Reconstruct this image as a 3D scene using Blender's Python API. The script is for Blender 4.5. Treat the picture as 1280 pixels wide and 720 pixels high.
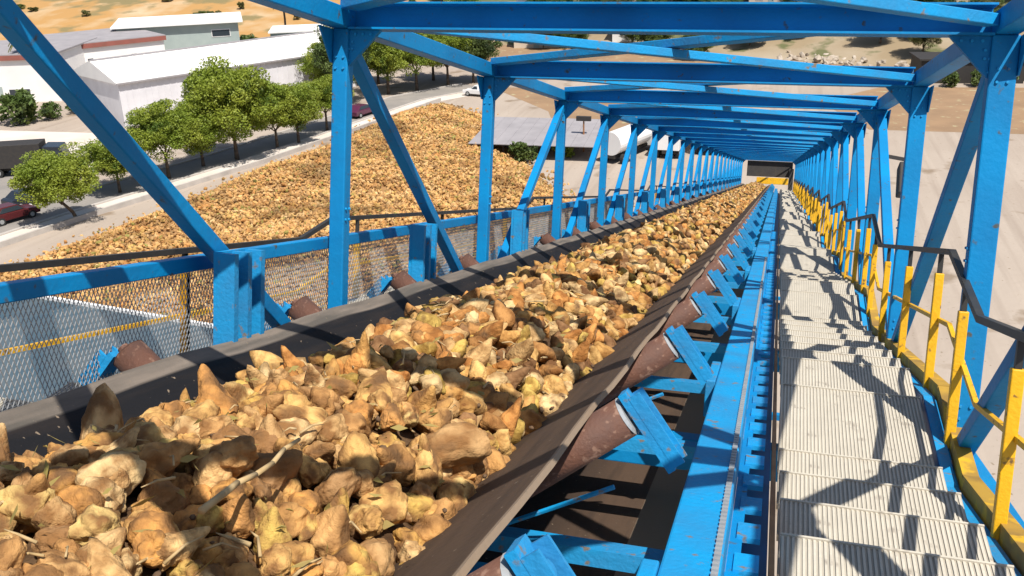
import bpy, bmesh, math, random
import numpy as np
from mathutils import Matrix, Vector, noise
random.seed(7); rng = np.random.default_rng(7)
for o in list(bpy.data.objects): bpy.data.objects.remove(o)
sc = bpy.context.scene
col = sc.collection

# ------------------------------------------------------------------ camera
SLOPE = math.radians(15.0)          # the gallery descends away from the camera
CAMZ = 24.0
TM = Matrix.Translation((0, 0, CAMZ)) @ Matrix.Rotation(-SLOPE, 4, 'X')   # gallery frame: x right, y down the belt, z off the belt
FPX = 1187.0
_F = Vector((335, -145, FPX)).normalized()
_D = Vector((-408, 8780, FPX)); _D = (_D - _F * _D.dot(_F)).normalized()
_R = _D.cross(_F)
def _ax(i): return Vector((_R[i], _F[i], -_D[i]))
rot = Matrix.Identity(3)
rot.col[0] = _ax(0); rot.col[1] = -_ax(1); rot.col[2] = -_ax(2)
cam_d = bpy.data.cameras.new('camera'); cam_d.sensor_width = 36.0; cam_d.lens = 36.0 * FPX / 1280.0
cam_d.clip_start = 0.05; cam_d.clip_end = 4000
cam = bpy.data.objects.new('camera', cam_d); col.objects.link(cam)
cam.matrix_world = TM @ rot.to_4x4()
sc.camera = cam

# ------------------------------------------------------------------ light
sun_dir = Vector((0.45, -0.453, 1.157)).normalized()       # towards the sun
el = math.asin(sun_dir.z); az = math.atan2(sun_dir.x, sun_dir.y)
w = bpy.data.worlds.new('World'); sc.world = w; w.use_nodes = True
wn = w.node_tree.nodes; wl = w.node_tree.links
sky = wn.new('ShaderNodeTexSky'); sky.sky_type = 'NISHITA'; sky.sun_disc = False
sky.sun_elevation = el; sky.sun_rotation = az; sky.dust_density = 1.5
wl.new(sky.outputs[0], wn['Background'].inputs[0]); wn['Background'].inputs[1].default_value = 0.085
sl = bpy.data.lights.new('sun', 'SUN'); sl.energy = 5.0; sl.angle = math.radians(0.5); sl.color = (1.0, 0.945, 0.86)
so = bpy.data.objects.new('sun', sl); col.objects.link(so)
so.rotation_euler = sun_dir.to_track_quat('Z', 'Y').to_euler(); so.location = (30, -40, 120)
sc.view_settings.view_transform = 'Standard'; sc.view_settings.look = 'None'
sc.view_settings.exposure = 0.35; sc.view_settings.gamma = 1.0; sc.view_settings.use_curve_mapping = False

# ------------------------------------------------------------------ materials
def mat(name, base, c2=None, scale=3.0, amt=0.5, rough=0.6, metal=0.0, bump=0.0, bscale=None, c3=None, s3=20.0, t3=0.6, attr=None, objrand=None, coords='Object', spec=0.5, trans=0.0, detail=5.0):
    m = bpy.data.materials.new(name); m.use_nodes = True
    nt = m.node_tree; n = nt.nodes; l = nt.links; b = n['Principled BSDF']
    b.inputs['Roughness'].default_value = rough; b.inputs['Metallic'].default_value = metal
    b.inputs['Specular IOR Level'].default_value = spec
    tc = n.new('ShaderNodeTexCoord'); src = tc.outputs[coords]
    def nz(s, d=detail):
        q = n.new('ShaderNodeTexNoise'); q.inputs['Scale'].default_value = s; q.inputs['Detail'].default_value = d
        l.new(src, q.inputs['Vector']); return q.outputs['Fac']
    def ramp(v, a, bb):
        q = n.new('ShaderNodeMapRange'); q.inputs[1].default_value = a; q.inputs[2].default_value = bb
        l.new(v, q.inputs[0]); return q.outputs[0]
    def mix(f, a, bb, mode='MIX'):
        q = n.new('ShaderNodeMix'); q.data_type = 'RGBA'; q.blend_type = mode
        for i, v in ((0, f), (6, a), (7, bb)):
            if isinstance(v, (int, float)): q.inputs[i].default_value = v
            elif isinstance(v, tuple): q.inputs[i].default_value = v + (1.0,) if len(v) == 3 else v
            else: l.new(v, q.inputs[i])
        return q.outputs[2]
    c = base
    if c2: c = mix(ramp(nz(scale), 0.5 - 0.5 * (1 - amt) , 0.5 + 0.25), base, c2)
    if objrand:
        oi = n.new('ShaderNodeObjectInfo'); cr = n.new('ShaderNodeValToRGB')
        while len(cr.color_ramp.elements) < len(objrand): cr.color_ramp.elements.new(0.5)
        for i, q in enumerate(objrand): cr.color_ramp.elements[i].position = i / (len(objrand) - 1); cr.color_ramp.elements[i].color = q + (1,)
        l.new(oi.outputs['Random'], cr.inputs[0]); c = mix(ramp(nz(scale), 0.37, 0.62), cr.outputs[0], c2)
    if attr:
        at = n.new('ShaderNodeAttribute'); at.attribute_name = attr
        c = mix(ramp(nz(scale), 0.37, 0.62), at.outputs['Color'], mix(1.0, at.outputs['Color'], c2, 'MULTIPLY')) if c2 else at.outputs['Color']
    if c3: c = mix(ramp(nz(s3), t3, t3 + (0.16 if s3 == 9 else 0.08)), c, c3)
    if isinstance(c, tuple): b.inputs['Base Color'].default_value = c + (1.0,)
    else: l.new(c, b.inputs['Base Color'])
    if bump:
        bp = n.new('ShaderNodeBump'); bp.inputs['Strength'].default_value = bump; bp.inputs['Distance'].default_value = 0.02
        l.new(nz(bscale or scale * 4, 6), bp.inputs['Height']); l.new(bp.outputs[0], b.inputs['Normal'])
    if trans:
        tr = n.new('ShaderNodeBsdfTranslucent'); ms = n.new('ShaderNodeMixShader'); ms.inputs[0].default_value = trans
        if isinstance(c, tuple): tr.inputs[0].default_value = c + (1,)
        else: l.new(c, tr.inputs[0])
        l.new(b.outputs[0], ms.inputs[1]); l.new(tr.outputs[0], ms.inputs[2]); l.new(ms.outputs[0], n['Material Output'].inputs[0])
    return m
M = {}
M['blue'] = mat('blue_paint', (0.0, 0.225, 0.52), (0.006, 0.150, 0.36), 1.6, 0.75, rough=0.55, spec=0.25, bump=0.18, bscale=26, c3=(0.075, 0.085, 0.085), s3=13, t3=0.64, detail=9)
M['blue2'] = mat('dusty_blue_paint', (0.004, 0.28, 0.60), (0.03, 0.20, 0.42), 3, 0.75, rough=0.6, spec=0.3, bump=0.25, bscale=40, c3=(0.17, 0.15, 0.125), s3=15, t3=0.62, detail=9)
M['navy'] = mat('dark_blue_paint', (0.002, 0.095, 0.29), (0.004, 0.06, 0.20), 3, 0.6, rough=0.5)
M['yellow'] = mat('yellow_paint', (0.78, 0.42, 0.006), (0.60, 0.33, 0.01), 5, 0.6, rough=0.5, c3=(0.16, 0.09, 0.03), s3=14, t3=0.61, bump=0.2, bscale=40)
M['toe'] = mat('worn_yellow_brown', (0.42, 0.25, 0.03), (0.17, 0.10, 0.035), 3, 0.8, rough=0.8, c3=(0.62, 0.36, 0.015), s3=5, t3=0.54)
M['black'] = mat('black_steel', (0.018, 0.018, 0.02), (0.04, 0.036, 0.03), 6, 0.6, rough=0.5)
M['rust'] = mat('rusty_roller', (0.14, 0.058, 0.034), (0.085, 0.045, 0.035), 6, 0.6, rough=0.75, bump=0.3, bscale=60, c3=(0.23, 0.13, 0.09), s3=22, t3=0.6)
M['rustline'] = mat('rust_steel', (0.36, 0.17, 0.07), (0.2, 0.09, 0.04), 6, 0.6, rough=0.8)
M['steel'] = mat('galvanised_steel', (0.42, 0.43, 0.43), (0.32, 0.33, 0.34), 8, 0.6, rough=0.5, metal=0.3)
M['tread'] = mat('pale_grating', (0.56, 0.51, 0.42), (0.47, 0.43, 0.355), 5, 0.6, rough=0.75, bump=0.2, bscale=60, c3=(0.33, 0.29, 0.235), s3=7, t3=0.60, detail=8)
M['treadgap'] = mat('grating_web', (0.42, 0.385, 0.32), (0.34, 0.31, 0.26), 9, 0.6, rough=0.8)
def ground_material():
    m = bpy.data.materials.new('sandy_yard'); m.use_nodes = True
    nt = m.node_tree; n = nt.nodes; l = nt.links; b = n['Principled BSDF']; b.inputs['Roughness'].default_value = 0.95; b.inputs['Specular IOR Level'].default_value = 0.2
    tc = n.new('ShaderNodeTexCoord')
    def nz(scale, detail, sx=1, sy=1, rz=0.0):
        mp = n.new('ShaderNodeMapping'); mp.inputs['Scale'].default_value = (sx, sy, 1); mp.inputs['Rotation'].default_value = (0, 0, rz); l.new(tc.outputs['Object'], mp.inputs[0])
        q = n.new('ShaderNodeTexNoise'); q.inputs['Scale'].default_value = scale; q.inputs['Detail'].default_value = detail; l.new(mp.outputs[0], q.inputs[0]); return q.outputs[0]
    def mix(f, a, lo, hi, c):
        mr = n.new('ShaderNodeMapRange'); mr.inputs[1].default_value = lo; mr.inputs[2].default_value = hi; l.new(f, mr.inputs[0])
        q = n.new('ShaderNodeMix'); q.data_type = 'RGBA'; l.new(mr.outputs[0], q.inputs[0]); q.inputs[7].default_value = c + (1,)
        if isinstance(a, tuple): q.inputs[6].default_value = a + (1,)
        else: l.new(a, q.inputs[6])
        return q.outputs[2]
    c = mix(nz(0.05, 6), (0.385, 0.325, 0.27), 0.40, 0.65, (0.335, 0.275, 0.225))
    c = mix(nz(0.9, 5, 1, 0.035, 0.12), c, 0.50, 0.75, (0.30, 0.245, 0.20))     # wheel tracks along the gallery
    c = mix(nz(0.8, 5, 1, 0.05, -0.55), c, 0.55, 0.80, (0.42, 0.355, 0.295))
    c = mix(nz(0.22, 8), c, 0.60, 0.68, (0.24, 0.185, 0.135))
    c = mix(nz(2.6, 4), c, 0.66, 0.72, (0.22, 0.17, 0.12))
    l.new(c, b.inputs['Base Color'])
    bp = n.new('ShaderNodeBump'); bp.inputs['Strength'].default_value = 0.5; bp.inputs['Distance'].default_value = 0.08; l.new(nz(2.0, 8), bp.inputs['Height']); l.new(bp.outputs[0], b.inputs['Normal'])
    return m
M['ground'] = ground_material()
M['soil'] = mat('brown_soil', (0.30, 0.19, 0.105), (0.22, 0.14, 0.08), 0.25, 0.7, rough=0.95, bump=0.6, bscale=2.0, c3=(0.36, 0.31, 0.18), s3=0.8, t3=0.6)
M['hill'] = mat('dry_grass_hill', (0.40, 0.225, 0.075), (0.50, 0.39, 0.25), 0.12, 0.95, rough=0.95, bump=0.8, bscale=0.8, c3=(0.21, 0.165, 0.07), s3=0.10, t3=0.52, detail=10)
M['asphalt'] = mat('pale_asphalt', (0.27, 0.245, 0.22), (0.21, 0.195, 0.18), 0.4, 0.7, rough=0.9, bump=0.2, bscale=5)
M['concrete'] = mat('pale_concrete', (0.62, 0.57, 0.52), (0.56, 0.47, 0.40), 0.25, 0.7, rough=0.9)
M['kerb'] = mat('kerb_concrete', (0.48, 0.44, 0.40), (0.36, 0.33, 0.30), 1.0, 0.7, rough=0.9)
M['white'] = mat('white_wall', (0.80, 0.79, 0.77), (0.70, 0.69, 0.68), 0.4, 0.6, rough=0.8)
M['lilac'] = mat('pale_grey_cladding', (0.70, 0.69, 0.72), (0.60, 0.59, 0.62), 0.7, 0.6, rough=0.6)
M['roofred'] = mat('red_brown_trim', (0.28, 0.09, 0.07), (0.22, 0.08, 0.06), 1, 0.6, rough=0.8)
M['roofgrey'] = mat('grey_sheet_roof', (0.33, 0.31, 0.32), (0.25, 0.235, 0.245), 0.6, 0.6, rough=0.7)
M['greengrey'] = mat('green_grey_wall', (0.36, 0.42, 0.40), (0.30, 0.36, 0.35), 0.6, 0.6, rough=0.8)
M['cream'] = mat('cream_wall', (0.62, 0.53, 0.42), (0.54, 0.46, 0.37), 0.6, 0.6, rough=0.85)
M['tile'] = mat('clay_roof', (0.38, 0.17, 0.10), (0.28, 0.13, 0.08), 1, 0.6, rough=0.85)
M['glass'] = mat('dark_glass', (0.03, 0.04, 0.05), rough=0.15)
M['dark'] = mat('dark_plastic', (0.025, 0.023, 0.024), (0.04, 0.035, 0.03), 4, 0.6, rough=0.7)
M['tyre'] = mat('tyre_rubber', (0.02, 0.02, 0.02), rough=0.85)
M['platform'] = mat('blue_grey_sheet', (0.045, 0.085, 0.115), (0.10, 0.12, 0.13), 1.5, 0.7, rough=0.6, bump=0.2, bscale=12)
M['carwhite'] = mat('white_car_paint', (0.78, 0.78, 0.78), rough=0.25)
M['carred'] = mat('dark_red_car_paint', (0.09, 0.018, 0.02), rough=0.25)
M['carplum'] = mat('plum_car_paint', (0.09, 0.02, 0.05), rough=0.25)
M['carblack'] = mat('black_car_paint', (0.02, 0.025, 0.035), rough=0.25)
M['red'] = mat('red_paint', (0.62, 0.03, 0.03), rough=0.5)
M['bark'] = mat('bark', (0.085, 0.06, 0.042), (0.14, 0.10, 0.07), 3, 0.7, rough=0.9, bump=0.5, bscale=8)
M['leaf'] = mat('bright_leaves', (0.19, 0.26, 0.024), (0.32, 0.34, 0.036), 0.8, 0.8, rough=0.6, trans=0.25, c3=(0.09, 0.15, 0.016), s3=1.6, t3=0.58)
M['leaf2'] = mat('dark_leaves', (0.07, 0.115, 0.02), (0.13, 0.165, 0.034), 0.8, 0.8, rough=0.65, trans=0.2, c3=(0.028, 0.05, 0.010), s3=1.6, t3=0.55)
M['leaf3'] = mat('olive_leaves', (0.11, 0.12, 0.03), (0.17, 0.15, 0.05), 0.8, 0.8, rough=0.65, trans=0.2, c3=(0.05, 0.06, 0.02), s3=1.6, t3=0.55)
M['stone'] = mat('pale_rock', (0.44, 0.38, 0.31), (0.26, 0.20, 0.14), 0.9, 0.8, rough=0.95, bump=0.6, bscale=3)
M['stalk'] = mat('dry_stalk', (0.52, 0.38, 0.20), (0.36, 0.24, 0.10), 12, 0.6, rough=0.85)
M['scrap'] = mat('green_leaf_scrap', (0.30, 0.25, 0.06), (0.36, 0.25, 0.09), 9, 0.6, rough=0.7, trans=0.2)
M['clod'] = mat('soil_clod', (0.15, 0.088, 0.045), (0.085, 0.052, 0.03), 12, 0.6, rough=0.95, bump=0.6, bscale=40)
BEETC = [(0.60, 0.335, 0.105), (0.68, 0.42, 0.15), (0.46, 0.23, 0.075), (0.72, 0.51, 0.25), (0.57, 0.39, 0.10), (0.60, 0.28, 0.08), (0.69, 0.44, 0.19), (0.30, 0.16, 0.07)]
M['beet'] = mat('beet_skin', (0.5, 0.3, 0.12), (0.24, 0.118, 0.042), 13, rough=0.85, bump=0.6, bscale=55, objrand=BEETC, c3=(0.15, 0.08, 0.035), s3=9, t3=0.565, spec=0.2)
M['beetstuff'] = mat('beet_skin_mass', (0.5, 0.3, 0.12), (0.46, 0.39, 0.33), 13, rough=0.85, bump=0.6, bscale=50, attr='tint', c3=(0.15, 0.08, 0.035), s3=9, t3=0.575, spec=0.25)
M['heap'] = mat('heap_lumps', (0.5, 0.3, 0.12), (0.75, 0.66, 0.58), 0.5, rough=0.9, attr='tint', spec=0.2)

def belt_material():
    m = bpy.data.materials.new('conveyor_rubber'); m.use_nodes = True
    nt = m.node_tree; n = nt.nodes; l = nt.links; b = n['Principled BSDF']
    tc = n.new('ShaderNodeTexCoord'); sp = n.new('ShaderNodeSeparateXYZ'); l.new(tc.outputs['Object'], sp.inputs[0])
    mp = n.new('ShaderNodeMapping'); mp.inputs['Scale'].default_value = (9, 0.9, 9); l.new(tc.outputs['Object'], mp.inputs[0])
    nz = n.new('ShaderNodeTexNoise'); nz.inputs['Scale'].default_value = 1.6; nz.inputs['Detail'].default_value = 7; l.new(mp.outputs[0], nz.inputs[0])
    n2 = n.new('ShaderNodeTexNoise'); n2.inputs['Scale'].default_value = 28; n2.inputs['Detail'].default_value = 3; l.new(tc.outputs['Object'], n2.inputs[0])
    def rng_(v, a, bb, c=0.0, d=1.0):
        q = n.new('ShaderNodeMapRange'); q.inputs[1].default_value = a; q.inputs[2].default_value = bb; q.inputs[3].default_value = c; q.inputs[4].default_value = d
        l.new(v, q.inputs[0]); return q.outputs[0]
    def mix(f, a, bb):
        q = n.new('ShaderNodeMix'); q.data_type = 'RGBA'
        for i, v in ((0, f), (6, a), (7, bb)):
            if isinstance(v, (int, float)): q.inputs[i].default_value = v
            elif isinstance(v, tuple): q.inputs[i].default_value = v + (1,)
            else: l.new(v, q.inputs[i])
        return q.outputs[2]
    dustR = rng_(sp.outputs[0], -1.6, -1.0)                       # soil smeared on the right flank
    c = mix(dustR, (0.009, 0.009, 0.011), (0.085, 0.054, 0.036))
    c = mix(rng_(nz.outputs[0], 0.45, 0.75, 0.0, 0.6), c, (0.030, 0.022, 0.018))
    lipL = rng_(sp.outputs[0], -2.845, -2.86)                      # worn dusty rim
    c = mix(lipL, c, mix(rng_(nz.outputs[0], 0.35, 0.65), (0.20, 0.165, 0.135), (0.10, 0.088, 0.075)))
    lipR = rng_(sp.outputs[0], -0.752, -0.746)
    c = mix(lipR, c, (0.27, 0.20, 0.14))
    c = mix(rng_(n2.outputs[0], 0.70, 0.74), c, (0.22, 0.17, 0.12))
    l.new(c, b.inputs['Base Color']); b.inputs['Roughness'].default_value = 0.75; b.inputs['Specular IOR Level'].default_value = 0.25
    bp = n.new('ShaderNodeBump'); bp.inputs['Strength'].default_value = 0.25; bp.inputs['Distance'].default_value = 0.01
    l.new(n2.outputs[0], bp.inputs['Height']); l.new(bp.outputs[0], b.inputs['Normal'])
    return m
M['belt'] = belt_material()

# ------------------------------------------------------------------ mesh helpers
class MB:
    def __init__(s): s.v = []; s.f = []
    def box(s, a, b, m=None):
        i = len(s.v); x0, y0, z0 = a; x1, y1, z1 = b
        p = [(x0,y0,z0),(x1,y0,z0),(x1,y1,z0),(x0,y1,z0),(x0,y0,z1),(x1,y0,z1),(x1,y1,z1),(x0,y1,z1)]
        if m is not None: p = [tuple(m @ Vector(q)) for q in p]
        s.v += p; s.f += [tuple(i + k for k in q) for q in ((0,3,2,1),(4,5,6,7),(0,1,5,4),(1,2,6,5),(2,3,7,6),(3,0,4,7))]
        return s
    def bar(s, p0, p1, w, h, up=(0, 0, 1)):
        p0 = Vector(p0); p1 = Vector(p1); d = (p1 - p0); L = d.length; d.normalize()
        up = Vector(up)
        if abs(d.dot(up)) > 0.99: up = Vector((1, 0, 0))
        x = d.cross(up).normalized(); z = x.cross(d)
        m = Matrix((x, d, z)).transposed().to_4x4(); m.translation = p0
        return s.box((-w/2, 0, -h/2), (w/2, L, h/2), m)
    def cyl(s, p0, p1, r0, r1=None, n=10, cap=True):
        r1 = r0 if r1 is None else r1
        p0 = Vector(p0); p1 = Vector(p1); d = (p1 - p0).normalized()
        a = d.orthogonal().normalized(); b = d.cross(a); i = len(s.v)
        for p, r in ((p0, r0), (p1, r1)):
            for k in range(n):
                t = 2 * math.pi * k / n; s.v.append(tuple(p + (a * math.cos(t) + b * math.sin(t)) * r))
        for k in range(n):
            q = (k + 1) % n; s.f.append((i + k, i + q, i + n + q, i + n + k))
        if cap: s.f.append(tuple(i + k for k in reversed(range(n)))); s.f.append(tuple(i + n + k for k in range(n)))
        return s
    def prism(s, poly, axis, a, b):
        """poly in the two remaining axes (in xyz order), extruded along axis from a to b"""
        i = len(s.v); n = len(poly)
        for t in (a, b):
            for (p, q) in poly:
                s.v.append({'x': (t, p, q), 'y': (p, t, q), 'z': (p, q, t)}[axis])
        s.f.append(tuple(i + k for k in reversed(range(n)))); s.f.append(tuple(i + n + k for k in range(n)))
        for k in range(n):
            q = (k + 1) % n; s.f.append((i + k, i + q, i + n + q, i + n + k))
        return s
    def mesh(s, name, m, smooth=False):
        me = bpy.data.meshes.new(name); me.from_pydata(s.v, [], s.f)
        bm = bmesh.new(); bm.from_mesh(me); bmesh.ops.recalc_face_normals(bm, faces=bm.faces); bm.to_mesh(me); bm.free()
        me.materials.append(M[m] if isinstance(m, str) else m)
        if smooth: me.shade_smooth() if hasattr(me, 'shade_smooth') else None
        return me
    def build(s, name, m, parent=None, bevel=0.0, smooth=False, mw=None, **kw):
        o = link(name, s.mesh(name, m, smooth), parent, mw, **kw)
        if bevel: 
            q = o.modifiers.new('bevel', 'BEVEL'); q.width = bevel; q.segments = 2; q.limit_method = 'ANGLE'
        return o
def tag(o, label=None, category=None, group=None, kind=None):
    for k, v in (('label', label), ('category', category), ('group', group), ('kind', kind)):
        if v: o[k] = v
    return o
def link(name, me, parent=None, mw=None, **kw):
    o = bpy.data.objects.new(name, me); col.objects.link(o)
    if parent: o.parent = parent
    if mw is not None: o.matrix_world = mw
    return tag(o, **kw)
def thing(name, label, category, mw=None, group=None):
    return link(name, None, None, mw if mw is not None else Matrix.Identity(4), label=label, category=category, group=group)
def at(x, y, z=0, rz=0, s=1): return Matrix.Translation((x, y, z)) @ Matrix.Rotation(rz, 4, 'Z') @ Matrix.Scale(s, 4)
def np_mesh(name, V, Fq, m, tint=None, smooth=True):
    """V (n,3) float array, Fq (k,3 or 4) int array"""
    me = bpy.data.meshes.new(name); k, c = Fq.shape
    me.vertices.add(len(V)); me.vertices.foreach_set('co', V.astype(np.float32).ravel())
    me.loops.add(k * c); me.loops.foreach_set('vertex_index', Fq.astype(np.int32).ravel())
    me.polygons.add(k); me.polygons.foreach_set('loop_start', np.arange(0, k * c, c, dtype=np.int32)); me.polygons.foreach_set('loop_total', np.full(k, c, dtype=np.int32))
    me.polygons.foreach_set('use_smooth', np.full(k, smooth, dtype=bool))
    if tint is not None:
        a = me.attributes.new('tint', 'FLOAT_COLOR', 'POINT'); a.data.foreach_set('color', np.c_[tint, np.ones(len(tint))].astype(np.float32).ravel())
    me.update(); me.validate(); me.materials.append(M[m]); return me
def rand_rot(n):
    q = rng.normal(size=(n, 4)); q /= np.linalg.norm(q, axis=1)[:, None]; w_, x, y, z = q.T
    return np.stack([np.stack([1-2*(y*y+z*z), 2*(x*y-z*w_), 2*(x*z+y*w_)], -1), np.stack([2*(x*y+z*w_), 1-2*(x*x+z*z), 2*(y*z-x*w_)], -1), np.stack([2*(x*z-y*w_), 2*(y*z+x*w_), 1-2*(x*x+y*y)], -1)], 1)
def scatter(bases, pos, rots, scl, tints):
    """join copies of the base meshes into flat arrays"""
    VV = []; FF = []; TT = []; off = 0; which = rng.integers(0, len(bases), len(pos))
    for b, (bv, bf) in enumerate(bases):
        idx = np.where(which == b)[0]
        if not len(idx): continue
        v = np.einsum('nij,kj->nki', rots[idx], bv) * scl[idx][:, None, None] + pos[idx][:, None, :]
        f = bf[None] + (np.arange(len(idx)) * len(bv))[:, None, None] + off
        VV.append(v.reshape(-1, 3)); FF.append(f.reshape(-1, bf.shape[1])); TT.append(np.repeat(tints[idx], len(bv), 0)); off += len(idx) * len(bv)
    return np.concatenate(VV), np.concatenate(FF), np.concatenate(TT)

# ------------------------------------------------------------------ ground and setting
def sheet(name, pts, z, m, kind='structure', **kw):
    me = bpy.data.meshes.new(name); me.from_pydata([(x, y, z) for x, y in pts], [], [tuple(range(len(pts)))])
    bm = bmesh.new(); bm.from_mesh(me); bmesh.ops.recalc_face_normals(bm, faces=bm.faces)
    for f in bm.faces:
        if f.normal.z < 0: f.normal_flip()
    bm.to_mesh(me); bm.free(); me.materials.append(M[m]); return link(name, me, kind=kind, **kw)
def hillz(x, y):
    d = (y - 172) + 0.10 * (-x - 60) if x < -60 else (y - 172) + max(0, (x + 60)) * 0.30
    d = max(0, d)
    h = 62 * (1 - math.exp(-d / 330)) * (1.0 if x < 0 else 1.0)
    return h + (noise.noise(Vector((x * 0.012, y * 0.012, 3))) * 7 + noise.noise(Vector((x * 0.05, y * 0.05, 1))) * 1.6) * min(1, d / 90) - 0.05
G = MB(); nx, ny = 180, 90
for j in range(ny + 1):
    for i in range(nx + 1):
        x = -700 + 1400 * i / nx; t = j / ny; y = 150 + 850 * t ** 1.5
        G.v.append((x, y, hillz(x, y) - (0.3 if y < 168 else 0)))
for j in range(ny):
    for i in range(nx):
        a = j * (nx + 1) + i; G.f.append((a, a + 1, a + nx + 2, a + nx + 1))
M['scrub'] = mat('scrub_slope', (0.27, 0.205, 0.125), (0.36, 0.30, 0.22), 0.10, 0.85, rough=0.95, bump=0.8, bscale=0.8, c3=(0.11, 0.115, 0.045), s3=0.16, t3=0.53, detail=9)
ho = G.build('hillside', 'hill', smooth=True, kind='structure'); ho.data.materials.append(M['scrub'])
for p in ho.data.polygons:
    c = p.center
    if c.x + 0.22 * (c.y - 170) + 16 * noise.noise(Vector((c.x * 0.03, c.y * 0.03, 0))) > -72: p.material_index = 1
sheet('ground', [(-1500, -1500), (1500, -1500), (1500, 1500), (-1500, 1500)], 0.0, 'ground')
sheet('bare_soil', [(9, 109), (60, 110), (90, 124), (80, 140), (30, 137), (12, 135), (4, 124)], 0.008, 'soil')
sheet('soil_bank', [(-40, 128), (-28, 113), (-24, 101), (-6, 103), (-8, 118), (-20, 128)], 0.008, 'soil')
sheet('slope_foot', [(-60, 146), (2, 146), (60, 148), (70, 185), (-62, 171.5)], 0.008, 'soil')
sheet('concrete_yard', [(-120, 70), (-66, 75), (-64, 88), (-74, 93), (-92, 92), (-130, 88)], 0.008, 'concrete')
def ribbon(name, line, a, b, z, m, h=None):
    L = []; Rr = []
    for i, (x, y) in enumerate(line):
        p = Vector(line[max(0, i - 1)]); q = Vector(line[min(len(line) - 1, i + 1)]); d = (q - p).normalized(); nrm = Vector((d.y, -d.x))
        L.append((x + nrm.x * a, y + nrm.y * a)); Rr.append((x + nrm.x * b, y + nrm.y * b))
    if h is None: return sheet(name, L + Rr[::-1], z, m)
    g = MB(); n = len(L)
    for pts, zz in ((L, z), (Rr, z), (L, z + h), (Rr, z + h)): g.v += [(x, y, zz) for x, y in pts]
    for i in range(n - 1):
        for A, B in ((2*n, 3*n), (0, 2*n), (n, 3*n)): g.f.append((A + i, A + i + 1, B + i + 1, B + i))
    g.f += [(0, n, 3*n, 2*n), (n-1, 2*n-1, 4*n-1, 3*n-1)]
    return g.build(name, m, kind='structure')
road = [(-66, 40), (-63, 55), (-60.5, 66), (-57.5, 76), (-55, 84.5), (-52.5, 96), (-50.5, 106), (-48, 118), (-42, 128)]
ribbon('road', road, -3.2, 1.6, 0.012, 'asphalt')
ribbon('kerb', road, 1.6, 1.95, 0.0, 'kerb', 0.13)
ribbon('kerb', road, -3.5, -3.2, 0.0, 'kerb', 0.13)
ribbon('pavement', road, 1.95, 4.4, 0.016, 'concrete')
tag(ribbon('low_wall', road[1:-1], 4.4, 4.65, 0.0, 'kerb', 0.45))
for o in list(col.objects):
    if o.name.startswith('low_wall'):
        del o['kind']; tag(o, 'low grey concrete wall between the street trees and the beet heap', 'wall')
ribbon('yard_track', [(-64, 57), (-72, 72), (-82, 80), (-120, 83)], -2.5, 2.5, 0.012, 'asphalt')

# the heap of beets on the ground
HP = [(-55, 44), (-53.2, 52), (-51.2, 63), (-49.6, 77), (-46.8, 92), (-46.2, 106), (-41, 114), (-35.5, 109), (-30, 97), (-23, 85.5), (-17, 76), (-11, 66), (-10, 50), (-22, 36), (-48, 34)]
HPn = np.array(HP)
def poly_dist(P):
    d = np.full(len(P), 1e9); ins = np.zeros(len(P), bool); n = len(HPn)
    for i in range(n):
        a = HPn[i]; b = HPn[(i + 1) % n]; ab = b - a
        t = np.clip(((P - a) @ ab) / (ab @ ab), 0, 1); d = np.minimum(d, np.linalg.norm(P - a - t[:, None] * ab, axis=1))
        c = ((a[1] > P[:, 1]) != (b[1] > P[:, 1])) & (P[:, 0] < (b[0] - a[0]) * (P[:, 1] - a[1]) / (b[1] - a[1] + 1e-12) + a[0]); ins ^= c
    return np.where(ins, d, -d)
def heap_h(P):
    d = np.clip(poly_dist(P), 0, None)
    nz = np.array([noise.noise(Vector((x * 0.11, y * 0.11, 0))) * 0.55 + noise.noise(Vector((x * 0.3, y * 0.3, 5))) * 0.25 for x, y in P])
    return np.minimum(1.5, d * 0.4) * (1 + 0.35 * nz) + nz * np.minimum(1, d / 3) * 0.9
ico = bmesh.new(); bmesh.ops.create_icosphere(ico, subdivisions=1, radius=1.0)
IV = np.array([v.co[:] for v in ico.verts]); IF = np.array([[v.index for v in f.verts] for f in ico.faces]); ico.free()
lump = [(IV * np.array(s) * rng.uniform(0.8, 1.2, (len(IV), 1)), IF) for s in ((1, .6, .6), (.9, .7, .55), (1.1, .5, .5), (.8, .75, .7))]
N = 92000
P = np.c_[rng.uniform(-56, -9, N), rng.uniform(33, 115, N)]; dd = poly_dist(P)
P = P[dd > -0.2 - 2.2 * rng.random(N) ** 6]
H = heap_h(P); n = len(P)
tc_ = np.array(BEETC)[rng.integers(0, 8, n)] * rng.uniform(0.75, 1.15, (n, 1)); lw = np.array([noise.noise(Vector((x * 0.16, y * 0.16, 9))) + 0.6 * noise.noise(Vector((x * 0.5, y * 0.5, 2))) for x, y in P]); tc_ = (tc_ * 0.55 + np.array((0.58, 0.37, 0.165)) * 0.45) * (1 - 0.5 * np.clip(lw * 1.6, 0, 1))[:, None]; gr = rng.random(n) < 0.05; tc_[gr] = (0.30, 0.27, 0.08); dk = rng.random(n) < 0.10; tc_[dk] *= 0.5  # lw darkens the tint in bands, painted as shaded hollows
gx = np.arange(-57, -7, 1.0); gy = np.arange(32, 117, 1.0); GX, GY = np.meshgrid(gx, gy); gp = np.c_[GX.ravel(), GY.ravel()]
gz = heap_h(gp) - 0.12; gz[poly_dist(gp) < 0.1] = -0.4
gv = np.c_[gp, gz]; nxg, nyg = len(gx), len(gy)
qi = np.array([(j * nxg + i, j * nxg + i + 1, (j + 1) * nxg + i + 1, (j + 1) * nxg + i) for j in range(nyg - 1) for i in range(nxg - 1)])
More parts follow.
